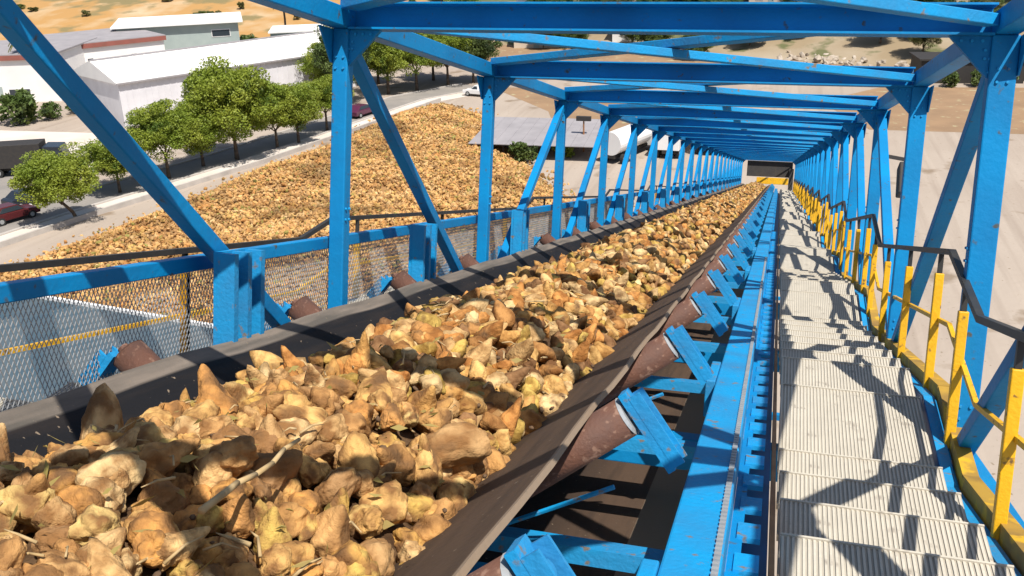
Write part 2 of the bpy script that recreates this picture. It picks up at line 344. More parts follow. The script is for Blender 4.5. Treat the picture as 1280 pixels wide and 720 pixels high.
tri = np.concatenate([qi[:, [0, 1, 2]], qi[:, [0, 2, 3]]])
V, Fc, T = scatter(lump, np.c_[P, H + rng.uniform(-0.05, 0.14, n)], rand_rot(n), 0.085 + 0.20 * rng.random(n) ** 2.2, tc_)
V = np.concatenate([V, gv]); Fc = np.concatenate([Fc, tri + len(V) - len(gv)]); T = np.concatenate([T, np.tile((0.36, 0.22, 0.10), (len(gv), 1))])
link('beet_heap', np_mesh('beet_heap', V, Fc, 'heap', T, smooth=False), kind='stuff', label='huge orange-brown heap of sugar beets spread over the yard', category='beet heap')

# ------------------------------------------------------------------ trees
def crown_mesh(name, rx, rz, m, nclump=26, leaves=130, leaf=0.30, seed=0, clumpr=0.34):
    r = np.random.default_rng(seed)
    d = r.normal(size=(nclump, 3)); d /= np.linalg.norm(d, axis=1)[:, None]
    c = d * (r.uniform(0.0, 1.0, (nclump, 1)) ** 0.5 * 0.92) * np.array([rx, rx, rz]) * r.uniform(0.75, 1.08, (nclump, 1))
    cr = rx * clumpr * r.uniform(0.6, 1.25, nclump)
    e = r.normal(size=(nclump, leaves, 3)); e /= np.linalg.norm(e, axis=2)[..., None]
    p = (c[:, None] + e * (cr[:, None, None] * r.uniform(0.55, 1.08, (nclump, leaves, 1)) * np.array([1, 1, 0.85]))).reshape(-1, 3)
    n = len(p); a = r.normal(size=(n, 3)); a /= np.linalg.norm(a, axis=1)[:, None]
    b = np.cross(a, r.normal(size=(n, 3))); b /= np.linalg.norm(b, axis=1)[:, None]
    s = (leaf * r.uniform(0.6, 1.3, n))[:, None]
    V = np.stack([p - a * s, p - b * s * 0.45, p + a * s, p + b * s * 0.45], 1).reshape(-1, 3)
    return np_mesh(name, V, np.arange(4 * n).reshape(n, 4), m, smooth=False)
CR = {}
for k, (m, sd) in enumerate((('leaf', 1), ('leaf', 2), ('leaf', 3), ('leaf2', 4), ('leaf2', 5), ('leaf3', 6))): CR[k] = crown_mesh('crown', 1.0, 0.92, m, 95, 420, 0.034, sd, 0.27)
CRs = {k: crown_mesh('crown', 1.0, 0.8, m, 18, 60, 0.14, 20 + k) for k, m in enumerate(('leaf2', 'leaf', 'leaf3'))}
def trunk_mesh(h, r, seed, lean=0.0):
    g = MB(); rr = random.Random(seed); top = Vector((lean, 0, h))
    pts = [Vector((0, 0, -0.1)), Vector((lean * 0.3, 0, h * 0.45)), top]
    g.cyl(pts[0], pts[1], r, r * 0.75, 8); g.cyl(pts[1], pts[2], r * 0.75, r * 0.6, 8)
    for k in range(6):
        t = rr.uniform(0, 6.28); q = top + Vector((math.cos(t), math.sin(t), 0)) * h * rr.uniform(0.4, 0.8) + Vector((0, 0, h * rr.uniform(0.3, 0.8)))
        g.cyl(top - Vector((0, 0, h * 0.12 * rr.random())), q, r * 0.4, r * 0.12, 6)
    return g.mesh('trunk', 'bark', True)
def tree(x, y, h, rx, var, label=None, trunk=0.3, group=None, lean=0.0, seed=1, rzf=None, name='street_tree', cat='tree', z=0):
    t = thing(name, label, cat, at(x, y, z, seed * 1.3), group)
    th = h * trunk
    link('trunk', trunk_mesh(th, 0.02 * h + 0.06, seed, lean), t)
    c = link('crown', CR[var], t); rz = (h - th) * 0.54
    c.matrix_local = Matrix.Translation((lean, 0, th + rz * 0.86)) @ Matrix.Diagonal((rx, rx, rz, 1))
    return t
tree(-56.8, 63.5, 6.6, 3.3, 1, 'small round light green tree nearest the left edge, beside the road', 0.28, lean=-1.1, seed=1)
tree(-58.6, 71.5, 6.0, 3.6, 0, 'low leafy tree half hidden behind the sloping blue brace', 0.3, seed=2)
tree(-57.0, 76.8, 7.6, 3.7, 2, 'loose yellow-green tree just right of the sloping blue brace', 0.3, seed=3)
tree(-56.2, 81.5, 7.2, 3.6, 0, 'dark green bushy tree adjoining the tallest street tree', 0.25, seed=4)
tree(-54.2, 84.6, 10.8, 5.2, 1, 'tallest round green street tree with dark trunk beside the heap', 0.22, seed=5)
tree(-52.4, 89.8, 7.2, 3.5, 2, 'middle-sized green tree right of the tallest street tree', 0.28, seed=6)
tree(-51.2, 92.4, 7.0, 3.4, 0, 'green street tree with thin trunk left of the first blue post', 0.28, seed=7)
tree(-50.8, 98.6, 6.6, 3.2, 1, 'green tree partly behind the nearest left blue post', 0.34, seed=8)
mid = [(-55.5, 113, 10.5, 4.2, 3), (-52.5, 121, 10.0, 4.6, 0), (-49.5, 124, 9.5, 4.6, 2), (-46.5, 128.5, 9.5, 4.6, 1), (-43.5, 131, 8.2, 4.0, 3), (-50, 132, 9.5, 4.4, 4), (-57, 128, 9.5, 4.4, 3), (-60, 118, 8.0, 3.4, 0)]
for i, (x, y, h, r, v) in enumerate(mid):
    tree(x, y, h, r, v, 'leafy green tree in the row behind the far end of the beet heap', 0.28, 'trees behind the far end of the heap', seed=20 + i, name='broadleaf_tree')
def bush(x, y, r, h, v, label, group=None, name='bush', z=0):
    t = thing(name, label, 'bush', at(x, y, z, x), group)
    g = MB()
    for k in range(4): g.cyl((0, 0, -0.05), (math.cos(k * 1.7) * r * 0.4, math.sin(k * 1.7) * r * 0.4, h * 0.7), 0.05, 0.02, 5)
    g.build('stem', 'bark', t)
    c = link('crown', CRs[v], t); c.matrix_local = Matrix.Translation((0, 0, h * 0.5)) @ Matrix.Diagonal((r, r, h * 0.62, 1)); return t
bush(-91.5, 96, 3.6, 4.6, 0, 'wide dark green tree-like bush in front of the white factory at far left')
bush(-89.0, 98.6, 1.8, 2.4, 0, 'clipped round dark bush, middle one before the white factory')
bush(-88.6, 103.5, 2.2, 3.2, 0, 'dark bush beside the sloping brace in front of the factory yard')
bush(-24.6, 88.6, 1.5, 2.4, 0, 'dark green bush at the edge of the grey open shed')
bush(-21.0, 91.5, 1.2, 1.8, 1, 'small green bush under the grey shed roof edge')

# palm
def palm(x, y, h, label, seed):
    rr = random.Random(seed); t = thing('palm_tree', label, 'palm tree', at(x, y))
    g = MB(); g.cyl((0, 0, -0.1), (0.25, 0.1, h * 0.55), 0.24, 0.19, 8); g.cyl((0.25, 0.1, h * 0.55), (0.2, 0, h), 0.19, 0.16, 8); g.build('trunk', 'bark', t, smooth=True)
    f = MB()
    for k in range(26):
        a = rr.uniform(0, 6.28); e = rr.uniform(-0.5, 1.1); L = rr.uniform(1.6, 2.4); d = Vector((math.cos(a), math.sin(a), 0)); s = Vector((-d.y, d.x, 0)); p = Vector((0.2, 0, h)); i = len(f.v)
        for q in range(6):
            u = q / 5; c = p + d * (L * u * math.cos(e * (1 - u))) + Vector((0, 0, L * (u * math.sin(e) - 0.75 * u * u))); wd = 0.30 * math.sin(math.pi * (0.15 + 0.85 * u)) + 0.02
            f.v += [tuple(c + s * wd - Vector((0, 0, 0.12))), tuple(c + Vector((0, 0, 0.05))), tuple(c - s * wd - Vector((0, 0, 0.12)))]
        for q in range(5):
            b = i + q * 3; f.f += [(b, b + 1, b + 4, b + 3), (b + 1, b + 2, b + 5, b + 4)]
    f.build('crown', 'leaf3', t); return t
palm(-101.5, 110, 9.0, 'tall slim palm standing before the white factory at far left', 3)
palm(-89, 160, 9.5, 'palm rising behind the white warehouse roof, left one', 4)
palm(-67, 155, 8.5, 'palm rising behind the warehouse roof beside the first blue post', 5)

ORD = ['first', 'second', 'third', 'fourth', 'fifth', 'sixth', 'seventh', 'eighth', 'ninth', 'tenth', 'eleventh', 'twelfth']
def by_place(items, text):
    '''items: things standing in a row; each label counts them from the left as the camera sees them'''
    def sx(o):
        p = cam.matrix_world.inverted() @ o.matrix_world.translation; return p.x / -p.z
    for i, o in enumerate(sorted(items, key=sx)): o['label'] = ORD[i] + ' from the left of the ' + text
# ------------------------------------------------------------------ buildings
def fbox(g, A, dx, dy, a, b): pass
def building(name, label, cat, p0, p1, depth, h, wall, roof, ridge=0.0, trim=None, windows=(), roll=None, group=None, z=0, over=0.3):
    """front wall runs from p0 to p1 (seen from outside p0 on the left), depth goes away from the viewer; windows: (u0,u1,z0,z1,kind) on the front"""
    p0 = Vector(p0); p1 = Vector(p1); d = (p1 - p0); L = d.length; ang = math.atan2(d.y, d.x)
    t = thing(name, label, cat, at(p0.x, p0.y, z, ang), group)
    MB().box((0, 0, -0.3), (L, depth, h)).build('wall', wall, t)
    g = MB()
    if ridge:
        g.prism([(-over, h + 0.004), (depth + over, h + 0.004), (depth + over, h + 0.16), (depth / 2, h + ridge + 0.16), (-over, h + 0.16)], 'x', -over, L + over)
    else: g.box((-over, -over, h + 0.004), (L + over, depth + over, h + 0.22))
    rf = g.build('roof', roof, t)
    if roll:
        k = 0.0; n = 0
        while k < L and n < 80: MB().box((k, -0.05, 0.05), (k + 0.10, -0.004, h - 0.02)).build('wall_rib', wall, t); k += roll; n += 1
    if ridge and L > 20:
        k = 0.6; sl = math.hypot(depth / 2 + over, ridge)
        while k < L: MB().bar((k, -over, h + 0.19), (k, depth / 2, h + ridge + 0.19), 0.07, 0.05).build('roof_seam', roof, rf); k += 1.5
        MB().box((-over, depth / 2 - 0.25, h + ridge + 0.12), (L + over, depth / 2 + 0.25, h + ridge + 0.26)).build('ridge_cap', 'roofgrey', rf)
        MB().box((-over, -over - 0.16, h - 0.05), (L + over, -over - 0.005, h + 0.12)).build('gutter', 'roofgrey', rf)
    if trim: MB().box((-over - 0.02, -over - 0.08, h - 0.55), (L + over + 0.02, -0.006, h + 0.10)).build('eaves_trim', trim, t)
    for (u0, u1, z0, z1, kind) in windows:
        w_ = MB().box((u0, -0.06, z0), (u1, -0.005, z1)).build('door' if kind == 'd' else 'window', 'greengrey' if kind == 'd' else 'white', t)
        if kind == 'd': MB().box((u1 - 0.35, -0.10, 1.0), (u1 - 0.2, -0.062, 1.15)).build('handle', 'dark', w_)
        else: MB().box((u0 + 0.1, -0.075, z0 + 0.1), (u1 - 0.1, -0.062, z1 - 0.1)).build('pane', 'glass', w_)
    return t
building('warehouse', 'long white warehouse with pale roof behind the row of street trees', 'warehouse', (-76.2, 96.0), (-59.5, 126.0), 13, 5.2, 'lilac', 'white', ridge=2.0, roll=0.8, windows=[(31.5, 33.5, 0.2, 3.4, 'w'), (28, 30, 2.0, 3.2, 'w')])
building('factory', 'white factory block with red-brown eaves at the far left edge', 'factory', (-122, 101), (-96.5, 109.5), 16, 6.3, 'white', 'roofgrey', trim='roofred', windows=[(10.2, 12.0, 0.6, 1.6, 'w'), (16.0, 17.6, 3.6, 5.0, 'w'), (20.0, 23.0, 0.4, 1.9, 'w'), (17.8, 19.2, 0.0, 2.2, 'd')])
building('factory', 'white factory wing with red-brown eaves right of the sloping blue brace', 'factory', (-101.5, 117.5), (-93, 129.5), 16, 6.2, 'white', 'roofgrey', trim='roofred', windows=[(3.0, 4.0, 2.6, 4.2, 'w'), (9.4, 10.4, 2.6, 4.2, 'w')])
building('office_block', 'green-grey office block with white flat roof behind the factory wing', 'building', (-104, 133), (-88, 143), 14, 6.8, 'greengrey', 'white', over=0.8, windows=[(10.5, 13, 1.0, 3.0, 'w'), (14.5, 17.0, 1.0, 3.0, 'w'), (14.5, 17.5, 4.6, 5.8, 'w')])
building('low_house', 'low pale green house among bushes behind the warehouse roof', 'house', (-84, 146), (-73, 151), 9, 4.6, 'greengrey', 'white', windows=[(2, 4, 1.2, 3, 'w'), (6, 8, 1.2, 3, 'w')])
building('low_house', 'low cream house close left of the first blue post top', 'house', (-70, 149), (-60, 153), 9, 4.2, 'white', 'white', windows=[(2, 4, 1.2, 3, 'w'), (6, 8, 1.2, 3, 'w')])
for i, (x, y) in enumerate([(-86, 141), (-81, 143), (-76, 144.5), (-92, 150), (-70, 146), (-65, 147), (-96, 158), (-84, 160), (-74, 160), (-62, 160)]):
    bush(x, y, 2.6 + (i % 3) * 0.5, 3.0 + (i % 2), (0, 1, 2)[i % 3], 'green shrub among the low houses behind the white warehouse', 'shrubs behind the warehouse')
# grey shed
sh = thing('open_shed', 'low open shed with grey sheet roof beyond the beet heap', 'shed', at(-30, 89.5, 0, 0.05))
g = MB()
for x in np.arange(0, 12.3, 3.05):
    MB().box((x - 0.08, 0.1, -0.1), (x + 0.08, 0.26, 1.55)).build('post', 'dark', sh); MB().box((x - 0.08, 9.6, -0.1), (x + 0.08, 9.76, 1.95)).build('post', 'dark', sh)
for x in np.arange(-0.4, 12.5, 1.3):
    MB().prism([(-0.5, 1.56), (10.2, 1.98), (10.2, 2.05), (-0.5, 1.63)], 'x', x, x + 1.28).build('roof_sheet', 'roofgrey', sh)
MB().box((-0.2, 9.8, -0.1), (12.4, 9.95, 1.92)).build('back_wall', 'dark', sh)
lamp = thing('yard_lamp', 'short yard lamp post with dark double head beyond the shed', 'lamp', at(-19.6, 94))
MB().cyl((0, 0, -0.1), (0, 0, 3.2), 0.11, 0.08, 8).build('pole', 'rustline', lamp); MB().box((-0.75, -0.2, 3.2), (0.75, 0.2, 3.65)).build('lamp_head', 'dark', lamp)

# vehicles
def wheel(parent, x, y, r, wd):
    w_ = MB().cyl((x, y - wd / 2, r), (x, y + wd / 2, r), r, r, 16).build('wheel', 'tyre', parent)
    s = 1 if y > 0 else -1
    MB().cyl((x, y + s * (wd / 2 - 0.01), r), (x, y + s * (wd / 2 + 0.015), r), r * 0.6, r * 0.55, 12).build('rim', 'steel', w_)
def car(x, y, rz, m, label, pickup=False):
    t = thing('parked_car', label, 'car', at(x, y, 0.012, rz))
    g = MB(); g.prism([(-2.15, 0.32), (2.1, 0.32), (2.15, 0.62), (1.95, 0.80), (0.95, 0.92), (-1.9, 0.95), (-2.15, 0.85)], 'y', -0.86, 0.86); g.build('body', m, t, bevel=0.06)
    g = MB()
    pr = [(-0.35, 0.92), (0.95, 0.92), (0.35, 1.45), (-0.25, 1.48)] if pickup else [(-1.75, 0.94), (0.95, 0.91), (0.30, 1.42), (-1.10, 1.45)]
    i = 0
    for (yy, k) in ((-0.80, 0), (0.80, 0)): pass
    n = len(pr); g.v = [(a, s * (0.80 if b < 1 else 0.66), b) for s in (-1, 1) for a, b in pr]; g.f = [tuple(range(n)), tuple(range(2*n - 1, n - 1, -1))] + [(k, (k+1) % n, n + (k+1) % n, n + k) for k in range(n)]
    cb = g.build('cabin', m, t, bevel=0.03)
    for s in (-1, 1):
        q = MB(); x0, x1 = (-0.2, 0.72) if pickup else (-1.42, 0.72); y0 = s * 0.80; y1 = s * 0.70
        q.v = [(x0, y0 * 1.0, 1.0), (x1, y0 * 1.0, 1.0), (x1 - 0.42, y1, 1.36), (x0 + (0.1 if pickup else 0.4), y1, 1.36), (x0, y0 * 1.015, 1.0), (x1, y0 * 1.015, 1.0), (x1 - 0.42, y1 * 1.02, 1.36), (x0 + (0.1 if pickup else 0.4), y1 * 1.02, 1.36)]
        q.f = [(0, 1, 2, 3), (4, 5, 6, 7), (0, 1, 5, 4), (1, 2, 6, 5), (2, 3, 7, 6), (3, 0, 4, 7)]; q.build('side_window', 'glass', cb)
    q = MB(); q.v = [(0.92, -0.68, 1.0), (0.92, 0.68, 1.0), (0.45, 0.60, 1.37), (0.45, -0.60, 1.37), (0.96, -0.68, 1.0), (0.96, 0.68, 1.0), (0.49, 0.60, 1.37), (0.49, -0.60, 1.37)]
    q.f = [(0, 1, 2, 3), (4, 5, 6, 7), (0, 1, 5, 4), (1, 2, 6, 5), (2, 3, 7, 6), (3, 0, 4, 7)]; q.build('windscreen', 'glass', cb)
    for sx in (-1.35, 1.32):
        for sy in (-0.78, 0.78): wheel(t, sx, sy, 0.33, 0.22)
    for sy in (-0.6, 0.6): MB().box((2.08, sy - 0.18, 0.62), (2.165, sy + 0.18, 0.76)).build('headlight', 'white', t)
    return t
car(-62.4, 62.3, 1.25, 'carred', 'dark red car parked at the lower left edge by the road')
car(-64.3, 66.6, 1.25, 'carblack', 'black car parked behind the small round tree')
car(-50.2, 107, 1.35, 'carplum', 'plum-coloured car on the road just right of the first blue post')
car(-39.6, 121.5, 2.9, 'carwhite', 'white pickup parked beyond the far end of the beet heap', True)
def truck(x, y, rz, label, tank=False, cargo='carwhite'):
    t = thing('parked_truck', label, 'truck', at(x, y, 0.0, rz))
    cab = MB().prism([(2.2, 0.6), (4.1, 0.6), (4.15, 1.6), (3.85, 2.75), (2.2, 2.85)], 'y', -1.15, 1.15).build('cab', cargo if cargo == 'carwhite' else 'carblack', t, bevel=0.06)
    MB().prism([(4.13, 1.66), (4.17, 1.66), (3.93, 2.5), (3.89, 2.5)], 'y', -1.0, 1.0).build('windscreen', 'glass', cab)
    for s in (-1, 1): MB().box((2.9, s * 1.155 - 0.01, 1.65), (3.8, s * 1.155 + 0.01, 2.4)).build('side_window', 'glass', cab)
    MB().box((-4.2, -0.5, 0.55), (2.2, 0.5, 0.85)).build('chassis', 'dark', t)
    if tank: MB().cyl((-4.2, 0, 2.0), (1.9, 0, 2.0), 1.15, 1.15, 24).build('tank', cargo, t, smooth=False)
    else: MB().box((-4.2, -1.2, 0.9), (2.0, 1.2, 3.2)).build('cargo_box', cargo, t, bevel=0.04)
    for sx in (-3.4, -2.3, 3.2):
        for sy in (-1.0, 1.0): wheel(t, sx, sy, 0.48, 0.3)
    return t
truck(-72.5, 75.5, 0.45, 'dark flat truck at the left edge below the pale yard', cargo='dark')
truck(-14.5, 93.5, 1.2, 'white tanker truck seen between the middle left posts', True)
truck(-10.6, 96.5, 1.5, 'white box truck parked right of the white tanker')
truck(-7.0, 98.5, 1.5, 'white box truck parked closest to the far end of the gallery')

# hillside town and trees far behind
far_t = []
for i in range(46):
    x = random.uniform(-75, 36); y = random.uniform(158, 245)
    if x > -8 and y < 176: continue
    far_t.append((x, y))
for i, (x, y) in enumerate(far_t):
    tree(x, y, random.uniform(5, 8.5), random.uniform(2.4, 3.8), (3, 4, 5, 3, 0)[i % 5], 'dark leafy tree on the slope behind the works', 0.25, 'trees on the slope behind the works', seed=60 + i, name='hillside_tree', z=hillz(x, y) if y > 150 else 0)
for i in range(52):
    x = random.uniform(-46, 44); y = random.uniform(154, 205)
    tree(x, y, random.uniform(4, 7.5), random.uniform(2.2, 3.6), (3, 4, 5)[i % 3], 'dark leafy tree on the slope behind the works', 0.22, 'trees on the slope behind the works', seed=160 + i, name='hillside_tree', z=hillz(x, y))
for i in range(48):
    x = random.uniform(-48, 24); y = random.uniform(173, 200)
    tree(x, y, random.uniform(3, 6), random.uniform(1.8, 3.2), (3, 4, 5)[i % 3], 'dark leafy tree on the slope behind the works', 0.2, 'trees on the slope behind the works', seed=260 + i, name='hillside_tree', z=hillz(x, y))
hs = [(-66, 172, 0.1, 'white', 'white', 9), (-52, 185, -0.1, 'white', 'tile', 8), (-47, 165, 0.15, 'cream', 'tile', 8), (-36, 192, 0.0, 'cream', 'roofgrey', 10), (-30, 168, 0.05, 'white', 'white', 8), (-20, 206, 0.1, 'white', 'tile', 9), (-8, 186, -0.1, 'cream', 'tile', 8), (4, 212, 0.1, 'white', 'white', 10), (18, 196, 0.0, 'cream', 'roofgrey', 9), (-42, 226, 0, 'white', 'white', 10), (30, 222, 0.1, 'white', 'tile', 9)]
for i, (x, y, a, wm, rm, L) in enumerate(hs):
    z = hillz(x, y); c, s = math.cos(a), math.sin(a)
    building('hillside_house', 'small plain house on the slope behind the works', 'house', (x, y), (x + L * c, y + L * s), 7, 3.6, wm, rm, ridge=0.0 if rm == 'white' else 1.4, windows=[(1.2, 2.6, 1.0, 2.3, 'w'), (L - 2.8, L - 1.4, 1.0, 2.3, 'w'), (L / 2 - 0.5, L / 2 + 0.5, 0, 2.1, 'd')], group='houses on the slope behind the works', z=z)
for i in range(110):
    x = random.uniform(-260, -75); y = random.uniform(180, 300)
    bush(x, y, random.uniform(0.8, 1.8), random.uniform(0.9, 1.8), (0, 2)[i % 2], 'low dry shrub scattered on the orange hillside', 'shrubs on the hillside', 'hill_shrub', z=hillz(x, y))
# pale rocks, a dark shed and spoil at top right
n = 700
P = np.c_[rng.uniform(-2, 46, n), rng.uniform(150, 178, n)]
V, Fc, T = scatter(lump, np.c_[P, rng.uniform(0, 0.6, n)], rand_rot(n), rng.uniform(0.2, 1.0, n) , np.tile((.5, .5, .5), (n, 1)))
link('rock_rubble', np_mesh('rock_rubble', V, Fc, 'stone', T, smooth=False), kind='stuff', label='pale broken rock and rubble at the foot of the slope', category='rubble')
building('dark_shed', 'dark low shed beyond the brown soil at upper right', 'shed', (17, 138.5), (30, 140), 6, 3.0, 'dark', 'dark', windows=[(2, 3, 1, 2, 'w')])
building('dark_shed', 'dark shed at the right edge behind the nearest right post', 'shed', (31.5, 141), (46, 142), 6, 3.4, 'dark', 'roofgrey', windows=[(2, 3, 1, 2, 'w')])
for i in range(5):
    x = 16 + i * 4.0 + random.uniform(-1, 1); bush(x, 136.8 + random.uniform(-0.5, 0.5), 1.5, 2.2, 0, 'dark bush in front of the dark sheds at upper right', 'bushes before the dark sheds')

# ------------------------------------------------------------------ the gallery truss
XL, XR, ZB, ZT = -3.14, 1.25, -1.72, 0.88
Y = [2.85 + 3.65 * k for k in range(-2, 23)]
Y0, Y1 = Y[0] - 0.1, Y[-1] + 0.1
tr = thing('gallery_truss', 'blue steel box truss gallery sloping down and away around the belt', 'truss', TM)
for (x, n_) in ((XL, 'top_chord'), (XR, 'top_chord')):
    MB().box((x - 0.07, Y0, ZT + 0.005), (x + 0.07, Y1, ZT + 0.145)).build(n_, 'blue', tr, bevel=0.008)
for x in (XL - 0.02, XR + 0.06):
    MB().box((x - 0.09, Y0, ZB - 0.24), (x + 0.09, Y1, ZB - 0.06)).build('bottom_chord', 'blue', tr, bevel=0.008)
def channel(y0):      # open towards the upper end, flanges carry the sun and shade the web
    g = MB(); a, b = XL + 0.072, XR - 0.072
    g.box((a, y0 + 0.055, ZT + 0.01), (b, y0 + 0.07, ZT + 0.17)); g.box((a, y0 - 0.10, ZT + 0.17), (b, y0 + 0.07, ZT + 0.183)); g.box((a, y0 - 0.085, ZT - 0.004), (b, y0 + 0.07, ZT + 0.01)); return g
for k, y in enumerate(Y):
    for x in (XL, XR):
        pw = 0.060 if x < 0 else 0.078
        MB().box((x - pw, y - 0.055, ZB - 0.06), (x + pw, y + 0.055, ZT + 0.004)).build('post', 'blue', tr, bevel=0.010)
        s = 1 if x < 0 else -1
        MB().prism([(x + s * (pw + 0.001), ZT - 0.26), (x + s * (pw + 0.001), ZT - 0.006), (x + s * (pw + 0.24), ZT - 0.006)], 'y', y - 0.03, y + 0.012).build('knee_gusset', 'blue', tr)
        MB().prism([(y - 0.26, ZT - 0.002), (y + 0.26, ZT - 0.002), (y + 0.07, ZT - 0.24), (y - 0.07, ZT - 0.24)], 'x', x - s * (pw + 0.012), x - s * (pw + 0.001)).build('node_plate', 'blue', tr)
    channel(y).build('top_beam', 'blue', tr)
    MB().box((XL + 0.072, y - 0.09, ZB - 0.34), (XR - 0.032, y + 0.09, ZB - 0.12)).build('bottom_beam', 'blue', tr, bevel=0.008)
for k in range(len(Y) - 1):
    a, b = Y[k], Y[k + 1]
    up_fwd = a > 9                        # diagonals change direction at mid-span
    for x in (XL, XR):
        p, q = ((a + 0.1, ZB + 0.02), (b - 0.08, ZT - 0.10)) if up_fwd else ((a + 0.08, ZT - 0.10), (b - 0.1, ZB + 0.02))
        MB().bar((x, p[0], p[1]), (x, q[0], q[1]), 0.095 if x < 0 else 0.11, 0.095, (0, 0, 1)).build('diagonal_brace', 'blue', tr, bevel=0.008)
    z = ZT + 0.075
    MB().bar((XL + 0.1, a + 0.12, z), (XR - 0.1, b - 0.12, z), 0.10, 0.07).build('wind_brace', 'blue2', tr, bevel=0.006)
    MB().bar((XR - 0.1, a + 0.12, z + 0.08), (XL + 0.1, b - 0.12, z + 0.08), 0.15, 0.07).build('wind_brace', 'blue2', tr, bevel=0.006)
def bolts(pts, d, parent, rad=0.014, h=0.012):
    g = MB(); d = Vector(d)
    for p in pts: g.cyl(Vector(p), Vector(p) + d * h, rad, rad * 0.9, 6)
    return g.build('bolt_row', 'blue2', parent, kind='stuff')
for y in Y[2:7]:
    for x in (XL, XR):
        s_ = 1 if x < 0 else -1; pw = 0.060 if x < 0 else 0.078
        bolts([(x + s_ * (pw + 0.05 + 0.06 * i), y - 0.03, ZT - 0.035) for i in range(3)] + [(x + s_ * (pw + 0.03), y - 0.03, ZT - 0.09 - 0.05 * i) for i in range(2)], (0, -1, 0), tr, 0.011)
        bolts([(x + dx, y - 0.055, zz) for dx in (-0.03, 0.03) for zz in (-1.5, -1.42, 0.60, 0.68)], (0, -1, 0), tr, 0.010)
        bolts([(x + s_ * pw, y + dx, zz) for dx in (-0.028, 0.028) for zz in (-0.5, -0.42, 0.66, 0.74)], (s_, 0, 0), tr, 0.010)
# short wide bracket columns where the left diagonals meet the guard rail
for y in [1.2, 4.9, 7.9, 11.2] + [15.15 + 3.65 * k for k in range(18)]:
    x = XL + 0.10
    br = MB().box((x - 0.03, y - 0.16, -1.6), (x, y + 0.16, -0.60)).build('bracket_column', 'blue2', tr)
    for q in (-0.145, 0.0, 0.145): MB().box((x + 0.001, y + q - 0.022, -1.6), (x + 0.11, y + q + 0.022, -0.605)).build('flange', 'blue2', br)
    if y < 16: bolts([(x + 0.0, y + q, zz) for q in (-0.075, 0.075) for zz in (-0.66, -0.74, -1.0, -1.08)], (1, 0, 0), tr, 0.014)
    MB().prism([(y + 0.169, -0.95), (y + 0.169, -1.35), (y + 0.36, -1.35)], 'x', x - 0.026, x - 0.006).build('gusset', 'blue2', br)

# guard rail with mesh on the left
gf = thing('guard_fence', 'dark blue guard rail with wire mesh along the left of the belt', 'guard fence', TM)
XG = XL - 0.14
MB().bar((XG, 0.5, -0.69), (XG, 82, -0.69), 0.075, 0.085).build('top_rail', 'blue', gf, bevel=0.006)
MB().bar((XG, 0.5, -1.62), (XG, 82, -1.62), 0.05, 0.05).build('bottom_rail', 'navy', gf)
g = MB(); z0, z1 = -1.60, -0.74
for i in range(-20, 680):
    y = 1.2 + i * 0.031
    for s in (0, 0.43):
        ya, yb = (y, y + 0.43) if s == 0 else (y + 0.43, y)
        if i % 1 == 0: g.bar((XG + (0.003 if s else -0.003), ya, z0), (XG + (0.003 if s else -0.003), yb, z1), 0.0026, 0.004, (1, 0, 0))
g.build('wire_mesh', 'steel', gf, kind='stuff')

# ------------------------------------------------------------------ stairs and handrails
PER, LAND = 5.7, 1.1
def wz(y, y_l):                   # walking line height in the gallery frame; landings are level
    t = (y - y_l) % PER
    return -1.80 + (t * math.tan(SLOPE) if t < LAND else LAND * math.tan(SLOPE) * (1 - (t - LAND) / (PER - LAND)))
def plate_mesh(name, wid, dep):
    g = MB(); g.box((0, 0, -0.035), (wid, dep, -0.009))
    me = g.mesh(name, 'treadgap')
    h = MB(); nb = int(wid / 0.022)
    for i in range(nb): h.box((i * wid / nb + 0.004, 0.012, -0.0088), (i * wid / nb + 0.015, dep - 0.012, -0.003))
    h.box((0, 0, -0.011), (wid, 0.0115, 0.004)); h.box((0, dep - 0.0115, -0.05), (wid, dep, 0.004))
    return me, h.mesh(name, 'tread')
def stairs(label, xa, xb, y_l, ystart, yend, dense=True):
    st = thing('walkway_stairs', label, 'stairs', TM)
    ta, tb = plate_mesh('tread', xb - xa, 0.60); la, lb = plate_mesh('landing_plate', xb - xa, LAND / math.cos(SLOPE) - 0.01)
    y = y_l - PER * math.ceil((y_l - ystart) / PER); R15 = Matrix.Rotation(SLOPE, 4, 'X'); dy = (PER - LAND) / 8
    while y < yend:
        for j in range(9):
            yy = y if j == 0 else y + LAND + (j - 1) * dy
            zz = wz(y, y_l) if j == 0 else -1.80 + LAND * math.tan(SLOPE) * (1 - (j) / 8.0) - 0.035
            if yy < ystart or yy > yend: continue
            o = link('landing_plate' if j == 0 else 'tread', la if j == 0 else ta, st); o.matrix_local = Matrix.Translation((xa, yy, zz)) @ R15
            o2 = link('grating_bars', lb if j == 0 else tb, o)
        y += PER
    return st
st = stairs('pale grating stairs with landings running down beside the belt', 0.13, 1.06, 5.9, 1.0, 84)
def follow(y_l, x, off, ys, w_, h, name, m, parent, bev=0.0):
    g = MB(); pts = [(x, y, wz(y, y_l) + off) for y in ys]
    for a, b in zip(pts[:-1], pts[1:]): g.bar(a, b, w_, h)
    return g.build(name, m, parent, bevel=bev)
def knots(y_l, a, b):
    k = {a, b}; y = y_l - PER * 10
    while y < b:
        for q in (y, y + LAND):
            if a < q < b: k.add(q)
        y += PER
    return sorted(k)
kr = knots(5.9, 0.6, 84)
follow(5.9, 1.105, -0.10, kr, 0.05, 0.20, 'side_stringer', 'navy', st)
follow(5.9, 1.118, 0.008, kr, 0.07, 0.010, 'stringer_flange', 'blue2', st)
MB().box((0.085, 0.6, -1.66), (0.108, 84, -1.60)).build('edge_angle', 'rustline', st)
